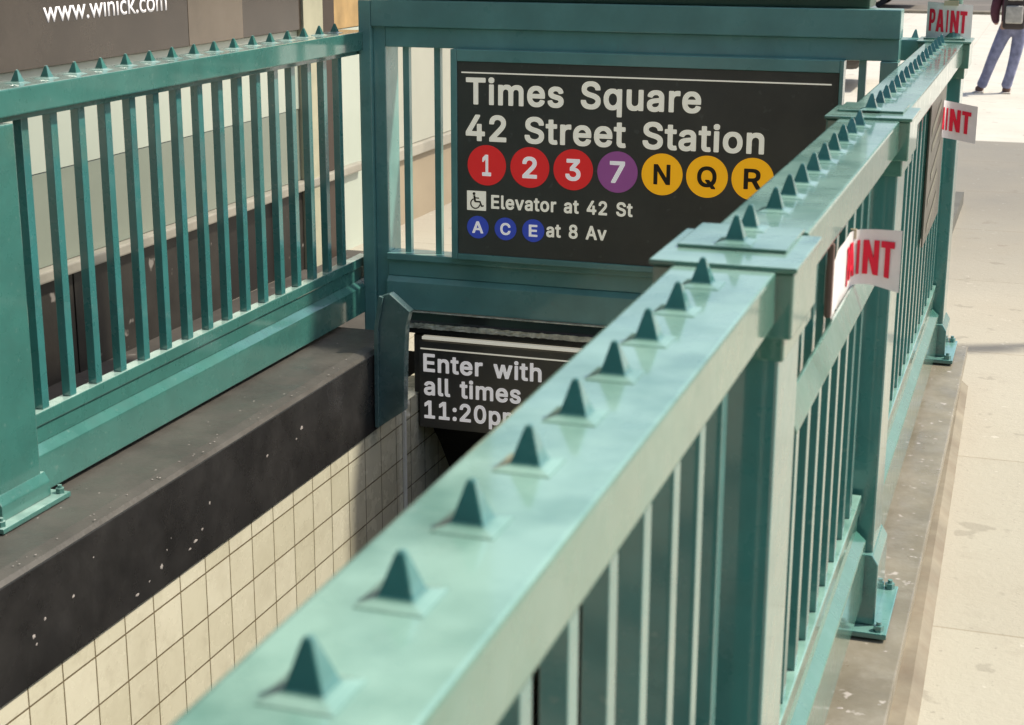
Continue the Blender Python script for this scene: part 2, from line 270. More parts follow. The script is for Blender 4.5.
# ---------------------------------------------------------------- lettering
GLYPH = {"T":[449,[[[12,446],[12,515],[15,525],[22,528],[417,529],[434,525],[437,510],[437,450],[432,434],[417,432],[277,430],[277,220],[277,0],[275,-15],[272,-18],[257,-20],[192,-20],[177,-17],[175,-15],[173,0],[173,430],[27,432],[15,435]]]],"i":[167,[[[21,474],[22,500],[26,515],[46,535],[61,542],[96,543],[116,538],[136,522],[145,505],[146,495],[144,460],[137,445],[121,431],[101,424],[66,424],[46,431],[27,450]],[[36,-17],[33,0],[34,390],[36,396],[51,399],[116,399],[132,395],[134,375],[134,0],[132,-15],[126,-19],[116,-20],[51,-20]]]],"m":[610,[[[33,-6],[33,380],[36,395],[43,398],[123,398],[129,395],[133,382],[138,382],[148,390],[168,399],[188,405],[243,405],[268,400],[288,390],[306,375],[318,359],[353,387],[378,398],[418,406],[453,406],[473,404],[498,396],[513,389],[533,376],[558,345],[569,320],[575,290],[576,-10],[573,-17],[558,-20],[493,-20],[478,-15],[476,0],[476,55],[476,235],[473,270],[466,285],[458,294],[443,303],[418,309],[393,304],[378,295],[366,280],[358,260],[356,245],[355,0],[353,-15],[348,-18],[338,-20],[273,-20],[258,-17],[256,-15],[254,0],[253,260],[244,285],[229,300],[213,307],[193,309],[178,306],[168,301],[153,288],[144,275],[136,250],[134,235],[134,0],[132,-15],[128,-18],[118,-20],[48,-20],[38,-18],[35,-15]]]],"e":[404,[[[14,165],[15,227],[24,272],[35,302],[44,319],[74,357],[99,377],[119,388],[149,399],[179,403],[239,403],[269,397],[304,382],[336,357],[364,322],[379,287],[387,257],[391,212],[389,156],[384,151],[374,149],[129,149],[122,147],[123,137],[130,117],[144,98],[169,78],[199,68],[224,68],[249,75],[272,92],[289,122],[294,124],[319,124],[354,116],[379,109],[384,102],[384,77],[374,52],[352,22],[334,7],[314,-6],[289,-17],[249,-26],[209,-28],[169,-26],[139,-19],[114,-9],[83,12],[64,31],[44,57],[28,92],[19,127]],[[124,241],[126,252],[142,277],[164,297],[179,304],[204,309],[224,307],[245,297],[257,287],[278,257],[283,242],[279,241]]]],"s":[365,[[[16,88],[18,107],[21,112],[71,124],[91,127],[111,123],[121,97],[136,81],[156,70],[171,67],[196,67],[221,76],[238,87],[246,102],[241,116],[226,128],[131,152],[101,162],[81,172],[56,190],[40,212],[31,232],[28,252],[28,292],[30,312],[36,327],[47,347],[71,371],[91,384],[126,398],[161,404],[221,403],[261,393],[281,384],[296,374],[316,355],[332,332],[342,307],[344,287],[341,273],[331,269],[286,259],[261,257],[251,260],[238,287],[226,299],[211,307],[186,312],[161,307],[146,299],[133,287],[131,277],[136,262],[161,249],[266,222],[291,211],[321,189],[335,172],[345,152],[351,127],[351,87],[347,67],[342,52],[330,32],[306,6],[291,-3],[274,-13],[256,-19],[216,-27],[156,-27],[131,-24],[101,-17],[66,2],[40,27],[27,47],[22,62]]]],"S":[447,[[[18,128],[19,146],[23,155],[38,157],[118,155],[123,148],[130,121],[138,106],[158,88],[188,76],[223,70],[253,73],[268,78],[298,94],[314,111],[324,136],[322,151],[318,159],[313,166],[293,181],[253,196],[168,220],[123,237],[88,257],[70,271],[53,291],[42,311],[34,341],[32,376],[35,411],[43,439],[56,461],[83,491],[103,506],[133,521],[148,526],[193,534],[253,535],[278,532],[308,525],[333,515],[358,500],[393,467],[406,446],[413,428],[421,391],[420,366],[418,361],[413,359],[338,358],[323,360],[318,364],[311,391],[302,406],[288,419],[268,429],[223,438],[189,431],[158,416],[148,407],[142,396],[136,376],[138,361],[143,354],[168,332],[213,315],[288,296],[328,282],[373,256],[396,236],[411,216],[419,201],[427,166],[428,121],[422,86],[403,46],[378,19],[358,3],[313,-18],[263,-28],[193,-28],[133,-17],[92,1],[57,31],[33,66],[24,91]]]],"q":[424,[[[14,169],[16,237],[22,267],[32,297],[44,322],[61,347],[99,381],[134,396],[154,401],[174,403],[214,404],[244,400],[264,393],[284,379],[289,378],[293,382],[295,392],[300,397],[385,397],[390,392],[392,377],[392,62],[392,-143],[390,-158],[384,-162],[374,-163],[299,-162],[293,-158],[291,-148],[289,-1],[284,-2],[271,-13],[244,-23],[194,-28],[169,-27],[139,-22],[114,-13],[94,-1],[77,12],[63,27],[48,47],[35,72],[19,122]],[[119,163],[117,187],[118,212],[125,242],[133,262],[148,282],[159,292],[184,305],[204,309],[214,308],[229,304],[249,294],[270,272],[278,257],[286,232],[289,214],[291,187],[288,157],[274,112],[249,84],[229,73],[209,68],[189,70],[174,75],[159,85],[134,114],[125,137]]]],"u":[410,[[[33,119],[33,380],[36,395],[53,399],[118,399],[131,395],[134,380],[135,135],[139,115],[151,95],[163,83],[178,75],[203,71],[233,80],[254,95],[264,110],[271,125],[274,135],[276,170],[276,335],[276,380],[279,395],[298,399],[358,399],[374,395],[377,380],[377,0],[373,-17],[358,-20],[288,-19],[280,-15],[278,-5],[273,-1],[253,-12],[234,-20],[208,-24],[148,-23],[113,-14],[98,-6],[78,9],[56,35],[42,65],[35,95]]]],"a":[389,[[[10,91],[10,126],[16,156],[28,181],[54,206],[73,216],[110,230],[165,240],[230,248],[245,251],[253,256],[252,276],[243,291],[235,298],[220,307],[205,309],[170,307],[145,295],[131,281],[116,256],[110,255],[95,254],[75,258],[30,271],[23,276],[21,291],[23,306],[30,324],[49,351],[80,377],[110,391],[145,401],[165,403],[210,404],[255,398],[285,388],[300,379],[330,351],[349,316],[355,291],[357,266],[357,1],[355,-14],[350,-18],[340,-20],[270,-20],[260,-17],[255,-3],[225,-19],[185,-28],[140,-29],[95,-19],[69,-9],[35,21],[19,51]],[[115,97],[113,101],[114,111],[124,126],[135,135],[155,143],[255,157],[253,131],[245,106],[235,95],[220,81],[195,70],[170,66],[140,71],[120,86]]]],"r":[259,[[[33,-6],[33,380],[36,395],[53,399],[118,399],[128,397],[133,385],[138,385],[158,396],[193,404],[243,405],[258,402],[263,385],[263,320],[260,305],[243,302],[208,305],[168,296],[151,280],[136,250],[134,230],[134,0],[132,-15],[128,-18],[118,-20],[48,-20],[38,-18],[35,-15]]]],"4":[453,[[[20,99],[20,160],[26,180],[230,526],[245,529],[325,527],[330,520],[330,500],[310,460],[148,185],[155,183],[175,183],[255,183],[262,185],[262,320],[265,335],[280,338],[340,338],[360,335],[363,320],[363,185],[365,183],[415,183],[430,180],[433,165],[433,105],[431,90],[425,86],[365,85],[363,80],[363,-5],[361,-15],[355,-19],[280,-20],[265,-17],[262,-5],[260,84],[35,85],[25,87],[22,90]]]],"2":[453,[[[44,-6],[46,60],[263,295],[290,335],[298,355],[299,370],[298,385],[289,406],[279,418],[264,428],[249,434],[224,439],[214,438],[184,428],[164,411],[152,385],[144,345],[124,342],[64,342],[49,345],[46,360],[47,390],[50,410],[59,440],[70,460],[94,490],[119,510],[139,520],[164,529],[189,534],[224,536],[259,534],[299,525],[329,510],[355,490],[376,465],[389,441],[399,410],[401,370],[399,340],[395,320],[386,295],[372,270],[344,230],[304,184],[205,80],[214,77],[389,77],[404,75],[409,60],[409,0],[407,-15],[404,-18],[389,-20],[64,-20],[49,-18],[46,-15]]]],"t":[227,[[[-14,321],[-14,381],[-10,396],[1,399],[41,399],[45,401],[45,476],[47,486],[51,489],[126,491],[141,489],[146,476],[146,401],[151,399],[206,399],[221,396],[224,376],[224,326],[221,311],[206,307],[146,306],[146,131],[147,91],[150,81],[156,75],[171,71],[206,74],[216,72],[221,66],[232,16],[233,1],[230,-14],[222,-19],[196,-23],[131,-22],[93,-9],[69,11],[54,36],[46,66],[45,301],[41,307],[-9,309],[-11,311]]]],"o":[415,[[[14,173],[17,232],[24,272],[38,307],[49,326],[66,347],[100,377],[139,395],[179,403],[234,403],[264,398],[294,389],[315,377],[334,363],[365,327],[379,302],[396,252],[401,202],[400,157],[395,117],[379,72],[365,47],[334,13],[314,-2],[279,-18],[239,-27],[179,-27],[149,-22],[114,-9],[83,12],[49,50],[32,82],[24,102],[19,127]],[[119,160],[117,187],[118,207],[124,237],[130,252],[138,267],[150,282],[164,295],[179,303],[209,309],[234,304],[249,296],[264,284],[277,267],[291,237],[295,217],[298,192],[297,167],[290,137],[285,122],[273,102],[264,92],[244,76],[229,71],[209,67],[189,70],[174,75],[159,85],[143,102],[133,117],[125,137]]]],"n":[410,[[[33,-6],[33,380],[34,390],[38,397],[53,399],[123,398],[129,395],[133,381],[138,380],[158,392],[183,401],[223,404],[263,402],[288,397],[303,391],[318,382],[338,366],[354,345],[364,325],[371,305],[375,280],[377,80],[377,0],[373,-17],[358,-20],[293,-20],[278,-15],[276,0],[276,225],[273,255],[263,278],[248,295],[223,307],[213,308],[198,307],[168,295],[158,286],[146,270],[136,240],[134,225],[134,0],[132,-15],[128,-18],[118,-20],[48,-20],[38,-18],[35,-15]]]],"E":[419,[[[40,-6],[40,510],[43,525],[60,529],[370,529],[389,525],[392,510],[392,450],[390,439],[385,434],[145,431],[145,310],[150,306],[165,306],[355,306],[370,304],[373,300],[375,225],[370,211],[355,209],[150,209],[145,206],[145,80],[150,77],[375,77],[390,75],[395,60],[395,0],[393,-15],[390,-18],[375,-20],[60,-20],[45,-18],[42,-15]]]],"l":[189,[[[33,67],[33,508],[35,523],[38,527],[53,529],[118,529],[128,527],[132,523],[134,508],[134,373],[135,88],[138,78],[143,73],[178,73],[188,68],[200,18],[199,-12],[188,-18],[153,-22],[103,-20],[78,-12],[57,3],[44,23],[36,43]]]],"v":[389,[[[-3,373],[0,395],[7,398],[87,399],[101,395],[192,145],[197,146],[199,150],[288,395],[307,399],[372,399],[388,395],[391,380],[390,365],[361,290],[244,-15],[237,-19],[227,-20],[152,-19],[145,-15],[137,3],[0,360]]]],"8":[453,[[[32,117],[33,163],[41,198],[52,220],[72,247],[99,268],[87,278],[75,293],[58,323],[51,363],[53,418],[57,433],[72,465],[96,493],[117,508],[157,527],[212,536],[267,533],[292,528],[317,519],[354,493],[380,463],[398,423],[402,373],[398,338],[387,309],[365,278],[352,268],[368,258],[387,238],[408,203],[419,168],[420,113],[413,78],[400,53],[381,28],[352,4],[308,-17],[257,-26],[187,-25],[132,-12],[92,10],[55,48],[46,63],[38,83]],[[137,131],[137,143],[142,163],[156,183],[182,204],[217,214],[227,214],[257,209],[282,196],[304,173],[312,155],[316,138],[314,123],[306,108],[295,93],[272,79],[242,71],[212,71],[192,75],[177,81],[162,90],[148,103]],[[157,359],[154,373],[155,388],[164,408],[172,418],[187,430],[212,437],[237,438],[272,425],[289,408],[296,388],[298,378],[297,363],[287,341],[272,325],[242,312],[217,311],[187,320],[170,333]]]],"A":[480,[[[-4,-6],[-2,15],[6,40],[177,510],[186,527],[201,529],[276,529],[293,525],[386,274],[481,15],[482,-10],[481,-15],[476,-18],[391,-20],[381,-18],[377,-15],[332,110],[327,120],[321,122],[156,122],[151,120],[149,115],[101,-17],[86,-20],[11,-20],[1,-18],[-2,-15]],[[191,219],[187,220],[188,225],[236,371],[241,369],[251,337],[291,220]]]],"1":[453,[[[56,-6],[56,60],[58,70],[61,73],[76,75],[191,75],[192,80],[192,400],[186,402],[101,340],[86,338],[71,340],[67,345],[66,355],[68,440],[81,453],[181,526],[196,529],[226,529],[286,528],[293,525],[296,515],[296,75],[391,75],[406,73],[409,70],[411,55],[409,-15],[406,-18],[391,-20],[76,-20],[61,-18],[58,-15]]]],"3":[453,[[[24,121],[25,143],[29,150],[44,152],[109,152],[124,150],[128,143],[134,118],[139,107],[149,96],[169,82],[179,78],[214,71],[234,72],[264,81],[284,94],[300,113],[308,143],[305,163],[290,193],[279,203],[254,218],[244,221],[209,227],[149,229],[139,233],[138,238],[137,298],[139,314],[238,428],[234,431],[224,432],[64,432],[54,435],[51,443],[50,513],[54,526],[69,529],[244,529],[374,529],[384,528],[390,523],[392,463],[389,444],[273,313],[272,308],[309,300],[324,294],[349,279],[377,253],[398,223],[411,183],[413,148],[411,108],[399,71],[374,32],[354,14],[319,-8],[284,-20],[254,-25],[214,-27],[174,-25],[134,-16],[104,-2],[84,11],[69,24],[51,43],[34,73],[27,98]]]],"7":[453,[[[42,446],[42,515],[45,525],[52,528],[392,529],[408,525],[411,510],[409,435],[212,43],[183,-15],[177,-19],[97,-20],[82,-18],[78,-10],[78,10],[94,45],[288,430],[57,432],[45,435]]]],"N":[523,[[[40,-6],[40,510],[43,525],[60,529],[140,529],[153,525],[360,200],[375,174],[379,185],[380,521],[385,527],[395,529],[465,529],[480,526],[483,515],[483,0],[480,-16],[475,-19],[460,-20],[385,-20],[370,-17],[193,260],[171,300],[150,330],[145,334],[145,0],[143,-15],[140,-18],[130,-20],[55,-20],[45,-18],[42,-15]]]],"Q":[533,[[[20,236],[23,307],[28,337],[39,377],[65,433],[80,453],[109,482],[130,499],[155,513],[200,529],[255,536],[315,533],[340,528],[365,519],[405,498],[425,483],[446,462],[466,437],[474,422],[497,372],[504,347],[510,312],[513,237],[507,177],[494,127],[484,102],[466,72],[437,37],[437,32],[486,-33],[488,-48],[486,-63],[480,-67],[470,-68],[395,-68],[385,-65],[383,-63],[350,-18],[345,-17],[315,-24],[280,-27],[240,-26],[210,-23],[185,-16],[155,-4],[135,7],[110,25],[85,50],[68,72],[44,117],[35,142],[26,177]],[[125,233],[124,257],[130,307],[143,347],[156,372],[168,387],[180,401],[200,415],[220,425],[260,434],[290,432],[330,418],[350,402],[373,377],[389,352],[403,312],[409,272],[408,227],[406,207],[399,182],[386,152],[370,128],[365,128],[332,172],[326,177],[245,179],[230,177],[227,172],[225,162],[228,142],[277,77],[265,73],[245,76],[220,84],[200,94],[180,108],[155,137],[142,162],[135,182]]]],"R":[449,[[[40,-6],[40,510],[41,520],[45,527],[60,529],[235,529],[280,526],[305,523],[330,515],[350,506],[370,493],[398,465],[410,445],[422,415],[427,390],[429,350],[426,305],[417,275],[400,244],[380,221],[351,200],[348,195],[446,15],[448,0],[445,-16],[430,-20],[355,-20],[340,-19],[335,-15],[235,170],[230,176],[220,178],[150,178],[145,175],[145,0],[143,-15],[140,-18],[125,-20],[55,-20],[45,-18],[42,-15]],[[145,275],[145,431],[215,432],[255,429],[280,423],[300,411],[316,390],[320,380],[324,350],[320,325],[316,315],[301,295],[285,286],[250,277]]]],"C":[510,[[[20,237],[21,293],[29,343],[39,378],[49,403],[66,433],[81,453],[110,484],[140,505],[180,524],[230,534],[270,536],[310,534],[360,521],[405,498],[444,463],[469,428],[476,413],[490,373],[493,348],[491,333],[485,329],[475,328],[395,329],[390,333],[382,358],[370,383],[345,409],[315,426],[295,432],[270,435],[250,433],[215,423],[185,405],[164,383],[148,358],[139,338],[128,298],[125,274],[124,253],[128,208],[138,173],[149,148],[165,123],[185,103],[210,88],[235,78],[265,73],[290,76],[315,83],[337,93],[360,114],[370,127],[383,153],[390,175],[395,178],[475,180],[490,176],[493,158],[488,128],[474,88],[455,59],[433,33],[410,15],[380,-3],[355,-14],[305,-25],[265,-27],[220,-24],[190,-18],[160,-7],[135,7],[110,25],[78,58],[50,103],[38,133],[29,163],[23,198]]]],"w":[567,[[[3,373],[4,390],[8,397],[23,399],[88,399],[104,395],[168,169],[174,175],[229,380],[233,393],[238,397],[318,399],[334,395],[374,255],[393,178],[398,168],[458,385],[463,396],[478,399],[543,399],[562,395],[565,380],[563,360],[532,260],[453,3],[449,-10],[443,-18],[368,-20],[353,-18],[350,-15],[283,216],[217,-15],[213,-18],[203,-20],[128,-19],[120,-15],[113,5],[8,350]]]],"h":[410,[[[33,-6],[33,510],[34,520],[38,527],[113,529],[131,525],[134,510],[134,390],[138,380],[158,392],[183,401],[208,404],[248,403],[288,397],[303,391],[318,382],[338,366],[360,335],[371,305],[376,265],[377,210],[377,0],[373,-17],[358,-20],[293,-20],[283,-19],[278,-15],[276,0],[276,215],[273,255],[265,275],[254,290],[233,303],[213,308],[194,305],[168,295],[149,275],[138,250],[134,225],[134,0],[132,-15],[128,-18],[118,-20],[48,-20],[38,-18],[35,-15]]]],"p":[424,[[[33,-149],[33,377],[35,392],[38,397],[48,399],[118,399],[128,396],[133,378],[138,378],[163,395],[193,403],[233,404],[268,402],[293,395],[328,379],[358,352],[368,339],[380,322],[391,302],[404,262],[409,222],[410,172],[408,142],[399,97],[387,67],[363,28],[343,10],[310,-13],[298,-18],[263,-26],[228,-28],[193,-26],[168,-19],[148,-9],[142,-3],[135,-3],[134,-143],[132,-158],[128,-161],[118,-163],[48,-163],[38,-161],[35,-158]],[[133,183],[134,202],[142,242],[158,277],[174,292],[188,301],[218,309],[233,308],[253,300],[265,292],[281,277],[297,247],[305,217],[307,197],[306,167],[300,137],[283,104],[253,76],[238,70],[223,68],[203,70],[188,75],[168,90],[158,101],[144,127],[140,142]]]],":":[188,[[[30,26],[30,56],[35,76],[54,96],[70,104],[105,107],[130,100],[145,89],[156,76],[160,56],[160,26],[156,6],[144,-9],[130,-19],[120,-22],[85,-24],[60,-19],[47,-9],[35,6]],[[30,301],[30,331],[35,351],[47,366],[61,376],[70,380],[105,382],[130,377],[145,366],[156,351],[160,331],[160,301],[156,281],[144,266],[130,256],[120,253],[85,251],[60,256],[47,266],[35,281]]]],"0":[453,[[[28,228],[29,293],[34,348],[43,388],[63,438],[77,463],[117,503],[138,518],[158,526],[188,534],[243,536],[283,530],[313,518],[336,503],[359,483],[379,458],[392,433],[405,403],[419,348],[425,283],[424,213],[420,168],[408,113],[392,73],[363,28],[338,6],[308,-12],[268,-24],[208,-27],[168,-20],[133,-6],[118,3],[95,23],[63,68],[47,108],[35,158]],[[133,203],[130,243],[130,273],[136,323],[141,348],[160,393],[170,408],[188,425],[203,433],[228,439],[248,434],[268,422],[287,403],[304,373],[314,338],[319,308],[323,268],[323,238],[318,188],[311,158],[303,133],[286,103],[263,82],[238,72],[223,71],[198,78],[182,88],[161,113],[153,128],[139,168]]]]}
def curve_mesh(curve):
    o = bpy.data.objects.new('tmp', curve); COL.objects.link(o)
    dg = bpy.context.evaluated_depsgraph_get()
    me = bpy.data.meshes.new_from_object(o.evaluated_get(dg)); bpy.data.objects.remove(o); return me
def grotesque(text, track=0., space=.30):
    c = bpy.data.curves.new('lettering', 'CURVE'); c.dimensions = '2D'; c.fill_mode = 'BOTH'
    x = 0.
    for ch in text:
        if ch == ' ': x += space; continue
        adv, loops = GLYPH[ch]
        for lp in loops:
            if len(lp) < 3: continue
            s = c.splines.new('POLY'); s.points.add(len(lp)-1); s.use_cyclic_u = True
            for q, (px, py) in zip(s.points, lp): q.co = (x+px/1000, py/1000, 0, 1)
        x += adv/1000+track
    return curve_mesh(c)
def humanist(text, off=.002):
    c = bpy.data.curves.new('lettering', 'FONT'); c.body = text; c.offset = off; return curve_mesh(c)
def place_text(me, parent, m, plane, at, x0, x1, base, cap, capref=.727, name='lettering', thick=.0015, fn=None):
    """map flat lettering so that it spans x0..x1, sits on base and has capitals `cap` high; plane 'XZ' faces -Y, 'YZ' faces +X"""
    a = min(v.co.x for v in me.vertices); b = max(v.co.x for v in me.vertices)
    bm = bmesh.new(); bm.from_mesh(me); bpy.data.meshes.remove(me)
    sx = (x1-x0)/(b-a); sz = cap/capref
    r = bmesh.ops.extrude_face_region(bm, geom=list(bm.faces))
    for v in bm.verts: v.co.z = 0
    for g in r['geom']:
        if isinstance(g, bmesh.types.BMVert): g.co.z = 1
    for v in bm.verts:
        u = x0+(v.co.x-a)*sx; w = base+v.co.y*sz; d = v.co.z*thick
        v.co = fn(u, w, d) if fn else ((u, at-d, w) if plane == 'XZ' else (at+d, u, w))
    bmesh.ops.recalc_face_normals(bm, faces=bm.faces)
    return part(name, bm, m, parent)
BOLD = .020
CAPH = max(p[1] for lp in GLYPH['E'][1] for p in lp)/1000
RX, LX = 0., -2.5           # centre lines of the two railings
P1, P2, P3 = 2.44, 4.30, 7.0
# ---------------------------------------------------------------- ground
SX0, SX1, SY0, SY1 = -2.55, -.10, .55, 6.9      # the stairwell opening
gb = BM()
def quad(bm, x0, x1, y0, y1, z):
    bm.faces.new([bm.verts.new(v) for v in ((x0, y0, z), (x1, y0, z), (x1, y1, z), (x0, y1, z))])
quad(gb, -300, SX0, -300, 400, -1.5); quad(gb, SX1, 300, -300, 400, -1.5)
quad(gb, SX0, SX1, -300, SY0, -1.5); quad(gb, SX0, SX1, SY1, 400, -1.5)
part('pavement', gb, 'pave', kind='structure')
sp_ = BM(); quad(sp_, -3.62, SX0-.01, -12, 9., -1.496); part('dark_paving', sp_, 'dark_paving', kind='structure')  # darker sheet added over the paving beside the left railing
rb = BM(); quad(rb, -200, 200, 36.9, 52, -1.496); part('road', rb, 'road', kind='structure')
kb = BM(); box(kb, -200, 200, 36.5, 36.9, -1.52, -1.44, .02); part('road_kerb', kb, 'kerb_side', kind='structure')

# ---------------------------------------------------------------- stairwell
st = thing('stairs', (-1.2, SY0, -1.6), 'grey stone steps descending into the dark stairwell between the railings', 'stairs')
sb = BM()
for i in range(30):
    y = SY0+.05+i*.3; box(sb, -2.17, -.16, y, y+.32, -1.66-.19*i-.4, -1.56-.19*i, .008)
part('tread', sb, 'step', st)
lw = thing('stair_wall', (-2.4, 3.5, -1.5), 'left stair wall of cream square tiles under a black painted band and worn coping', 'wall')
WXL = -2.175
b = BM(); prism(b, [(-2.66, -1.7), (-2.28, -1.7), (-2.28, -1.61), (WXL, -1.61), (WXL, -1.290), (WXL-.012, -1.276), (WXL-.05, -1.268), (-2.66, -1.268)], 'Y', -1., 6.37)
cp = part('coping', b, 'coping', lw)
b = BM(); box(b, WXL-.002, WXL+.007, -1., 6.368, -1.620, -1.288, .002); part('painted_band', b, 'black_paint', lw)
b = BM(); box(b, WXL-.14, WXL-.004, -1., 12., -6.5, -1.60); part('tile_facing', b, 'tile', lw)
b = BM(); box(b, WXL-.003, WXL+.012, 6.378, 6.395, -3., -1.63, .003); part('corner_trim', b, 'tile_trim', lw)
# old gum and scrapes on the black band and the coping
def blob(bm, c, r, axis, n=9, sq=1.):
    a = [random.uniform(.6, 1.15) for _ in range(n)]
    def P(i, k, h):
        t = 2*math.pi*i/n; u = r*k*a[i]*math.cos(t)*sq; v = r*k*a[i]*math.sin(t)
        return (c[0]+h, c[1]+u, c[2]+v) if axis == 'X' else (c[0]+u, c[1]+v, c[2]+h)
    A = [bm.verts.new(P(i, 1, 0)) for i in range(n)]; B = [bm.verts.new(P(i, .6, r*.10)) for i in range(n)]
    for i in range(n): bm.faces.new((A[i], A[(i+1) % n], B[(i+1) % n], B[i]))
    bm.faces.new(B)
b = BM()
for y, z, r, s in ((4.287, -1.547, .012, 1), (4.325, -1.503, .005, .5), (4.355, -1.474, .004, .5), (4.510, -1.542, .007, 2.2), (4.559, -1.517, .005, 1.6), (4.471, -1.556, .004, 2.5), (3.587, -1.483, .008, 1), (3.645, -1.454, .006, 1), (3.596, -1.512, .005, 1), (3.791, -1.444, .006, 1.5), (4.617, -1.444, .006, 1), (3.907, -1.367, .004, 1), (5.346, -1.396, .008, 1.6), (5.054, -1.415, .006, 1.5), (5.297, -1.425, .005, 2), (4.131, -1.581, .006, 2), (4.209, -1.566, .004, 1.5)):
    blob(b, (WXL+.007, y, z), r, 'X', sq=s)
part('gum', b, 'gum', lw)
b = BM()
for _ in range(70):
    blob(b, (random.choice((random.uniform(-2.42, -2.19), random.uniform(-2.215, -2.188))), random.uniform(3.2, 6.3), -1.268), random.uniform(.0015, .0045), 'Z')
part('grit', b, 'gum', lw)

rw = thing('stair_wall', (0., 3.5, -1.5), 'right stair wall with a worn brown stone kerb top under the near railing', 'wall')
def kz(y): return -1.40+max(0., y-4.1)*.024
def strip(x0, x1, top, bot, y1):
    b = BM(); prism(b, [(-1.2, -1.40+bot), (4.1, -1.40+bot), (y1, kz(y1)+bot), (y1, kz(y1)+top), (4.1, -1.40+top), (-1.2, -1.40+top)], 'X', x0, x1, .005); return b
part('kerb_top', strip(-.16, .180, 0., -.046, 7.16), 'kerb_top', rw)
part('kerb_face', strip(-.15, .174, -.0465, -.080, 7.14), 'kerb_side', rw)
b = BM(); loft(b, [[(-.14, y, -1.56), (w+.004, y, -1.56), (w, y, -1.50), (w-.03, y, -1.475), (-.14, y, -1.475)] for y, w in ((-1.2, .26), (4., .245), (7.13, .196))]); part('kerb_plinth', b, 'kerb_side', rw)
b = BM(); box(b, -.158, -.10, -1.2, 12., -6.5, -1.415); part('inner_facing', b, 'step', rw)
b = BM()
for _ in range(60):
    yy = random.uniform(3.3, 7.0); blob(b, (random.uniform(.06, .175), yy, kz(yy)), random.uniform(.002, .007), 'Z', sq=random.uniform(.5, 2))
part('grit', b, 'gum', rw)

lt = thing('stair_lintel', (-1.2, 6.7, -1.75), 'black lintel and sloping ceiling over the stairs, carrying the lower sign', 'lintel')
b = BM(); prism(b, [(6.60, -1.29), (6.88, -1.29), (6.88, -1.6), (12., -5.0), (12., -5.3), (7.0, -2.12), (6.86, -1.93), (6.74, -1.80), (6.60, -1.735)], 'X', -2.20, -.16)
part('ceiling', b, 'soot', lt)
b = BM(); box(b, -2.20, -.161, 6.588, 6.604, -1.76, -1.33, .003); part('face_plate', b, 'black_sign', lt)
b = BM(); prism(b, [(6.56, -1.318), (6.60, -1.318), (6.60, -1.24), (6.64, -1.225), (6.58, -1.225), (6.572, -1.262), (6.565, -1.270)], 'X', -2.28, -.161, .003); part('moulding', b, 'moulding', lt)
b = BM(); n = 110
rows = []
for i in range(n+1):
    x = -2.235+i/n*1.55
    k = 1. if x < -1.55 else .4
    rows.append([b.verts.new((x, 6.555-random.uniform(0, .005)*k, z+random.uniform(-.002, .002))) for z in (-1.292, -1.285, -1.277, -1.268)])
for r0, r1 in zip(rows, rows[1:]):
    for j in range(3): b.faces.new((r0[j], r1[j], r1[j+1], r0[j+1]))
part('tape', b, 'foil', lt)
b = BM(); box(b, -2.150, -.17, 6.556, 6.590, -1.343, -1.329, .003); part('bright_strip', b, 'cream', lt)  # glowing strip drawn as the highlight along the moulding edge
b = BM(); box(b, -2.235, -.17, 6.566, 6.580, -1.2245, -1.2205, .001); part('bright_strip', b, 'foil', lt)
br = thing('steel_bracket', (-2.1, 6.07, -1.6), 'dark grey green steel post foot standing at the far end of the black coping', 'bracket')
b = BM(); prism(b, [(-2.163, -1.612), (-2.036, -1.522), (-2.030, -1.30), (-2.022, -1.15), (-2.004, -1.090), (-2.092, -1.020), (-2.134, -1.034), (-2.158, -1.17)], 'Y', 6.05, 6.10, .004); part('plate', b, 'steel', br)
b = BM(); prism(b, [(-2.162, -1.60), (-2.146, -1.60), (-2.140, -1.17), (-2.116, -1.035), (-2.134, -1.030), (-2.158, -1.17)], 'Y', 6.035, 6.0495, .002); part('flange', b, 'steel', br)

# ---------------------------------------------------------------- railings
def spike_bm(x, y, z):
    b = BM()
    def ring(h, k): return [(x+sx*k, y+sy*k, z+h) for sx, sy in ((-1, -1), (1, -1), (1, 1), (-1, 1))]
    k = random.uniform(.96, 1.04); dx = random.uniform(-.0012, .0012)
    loft(b, [ring(-.001, .0290), ring(.0008, .0282), ring(.0045*k, .0160), ring(.0060*k, .0142), ring(.0395*k, .0034), ring(.0408*k, .0016)])
    for v in b.verts:
        if v.co.z > z+.02: v.co.x += dx
    bmesh.ops.bevel(b, geom=[e for e in b.edges if max(v.co.z for v in e.verts)-z < .0102*k or True], offset=.0009, segments=2, affect='EDGES')
    return b
def shade_spike(o):        # painted shade: shaded paint on the spike, the rail's lit copy on its foot
    me = o.data; me.materials.append(M['paint_lit' if me.materials[0] is M['paint_shaded'] else 'paint']); lo = min(v.co.z for v in me.vertices)
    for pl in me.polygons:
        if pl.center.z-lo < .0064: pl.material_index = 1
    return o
def settle(bm):         # the nearest length of rail sits a touch out of line with the rest
    for v in bm.verts:
        if v.co.y < 2.32:
            v.co.x += .004*(2.32-v.co.y); v.co.z -= .0033*(2.32-v.co.y)
    return bm
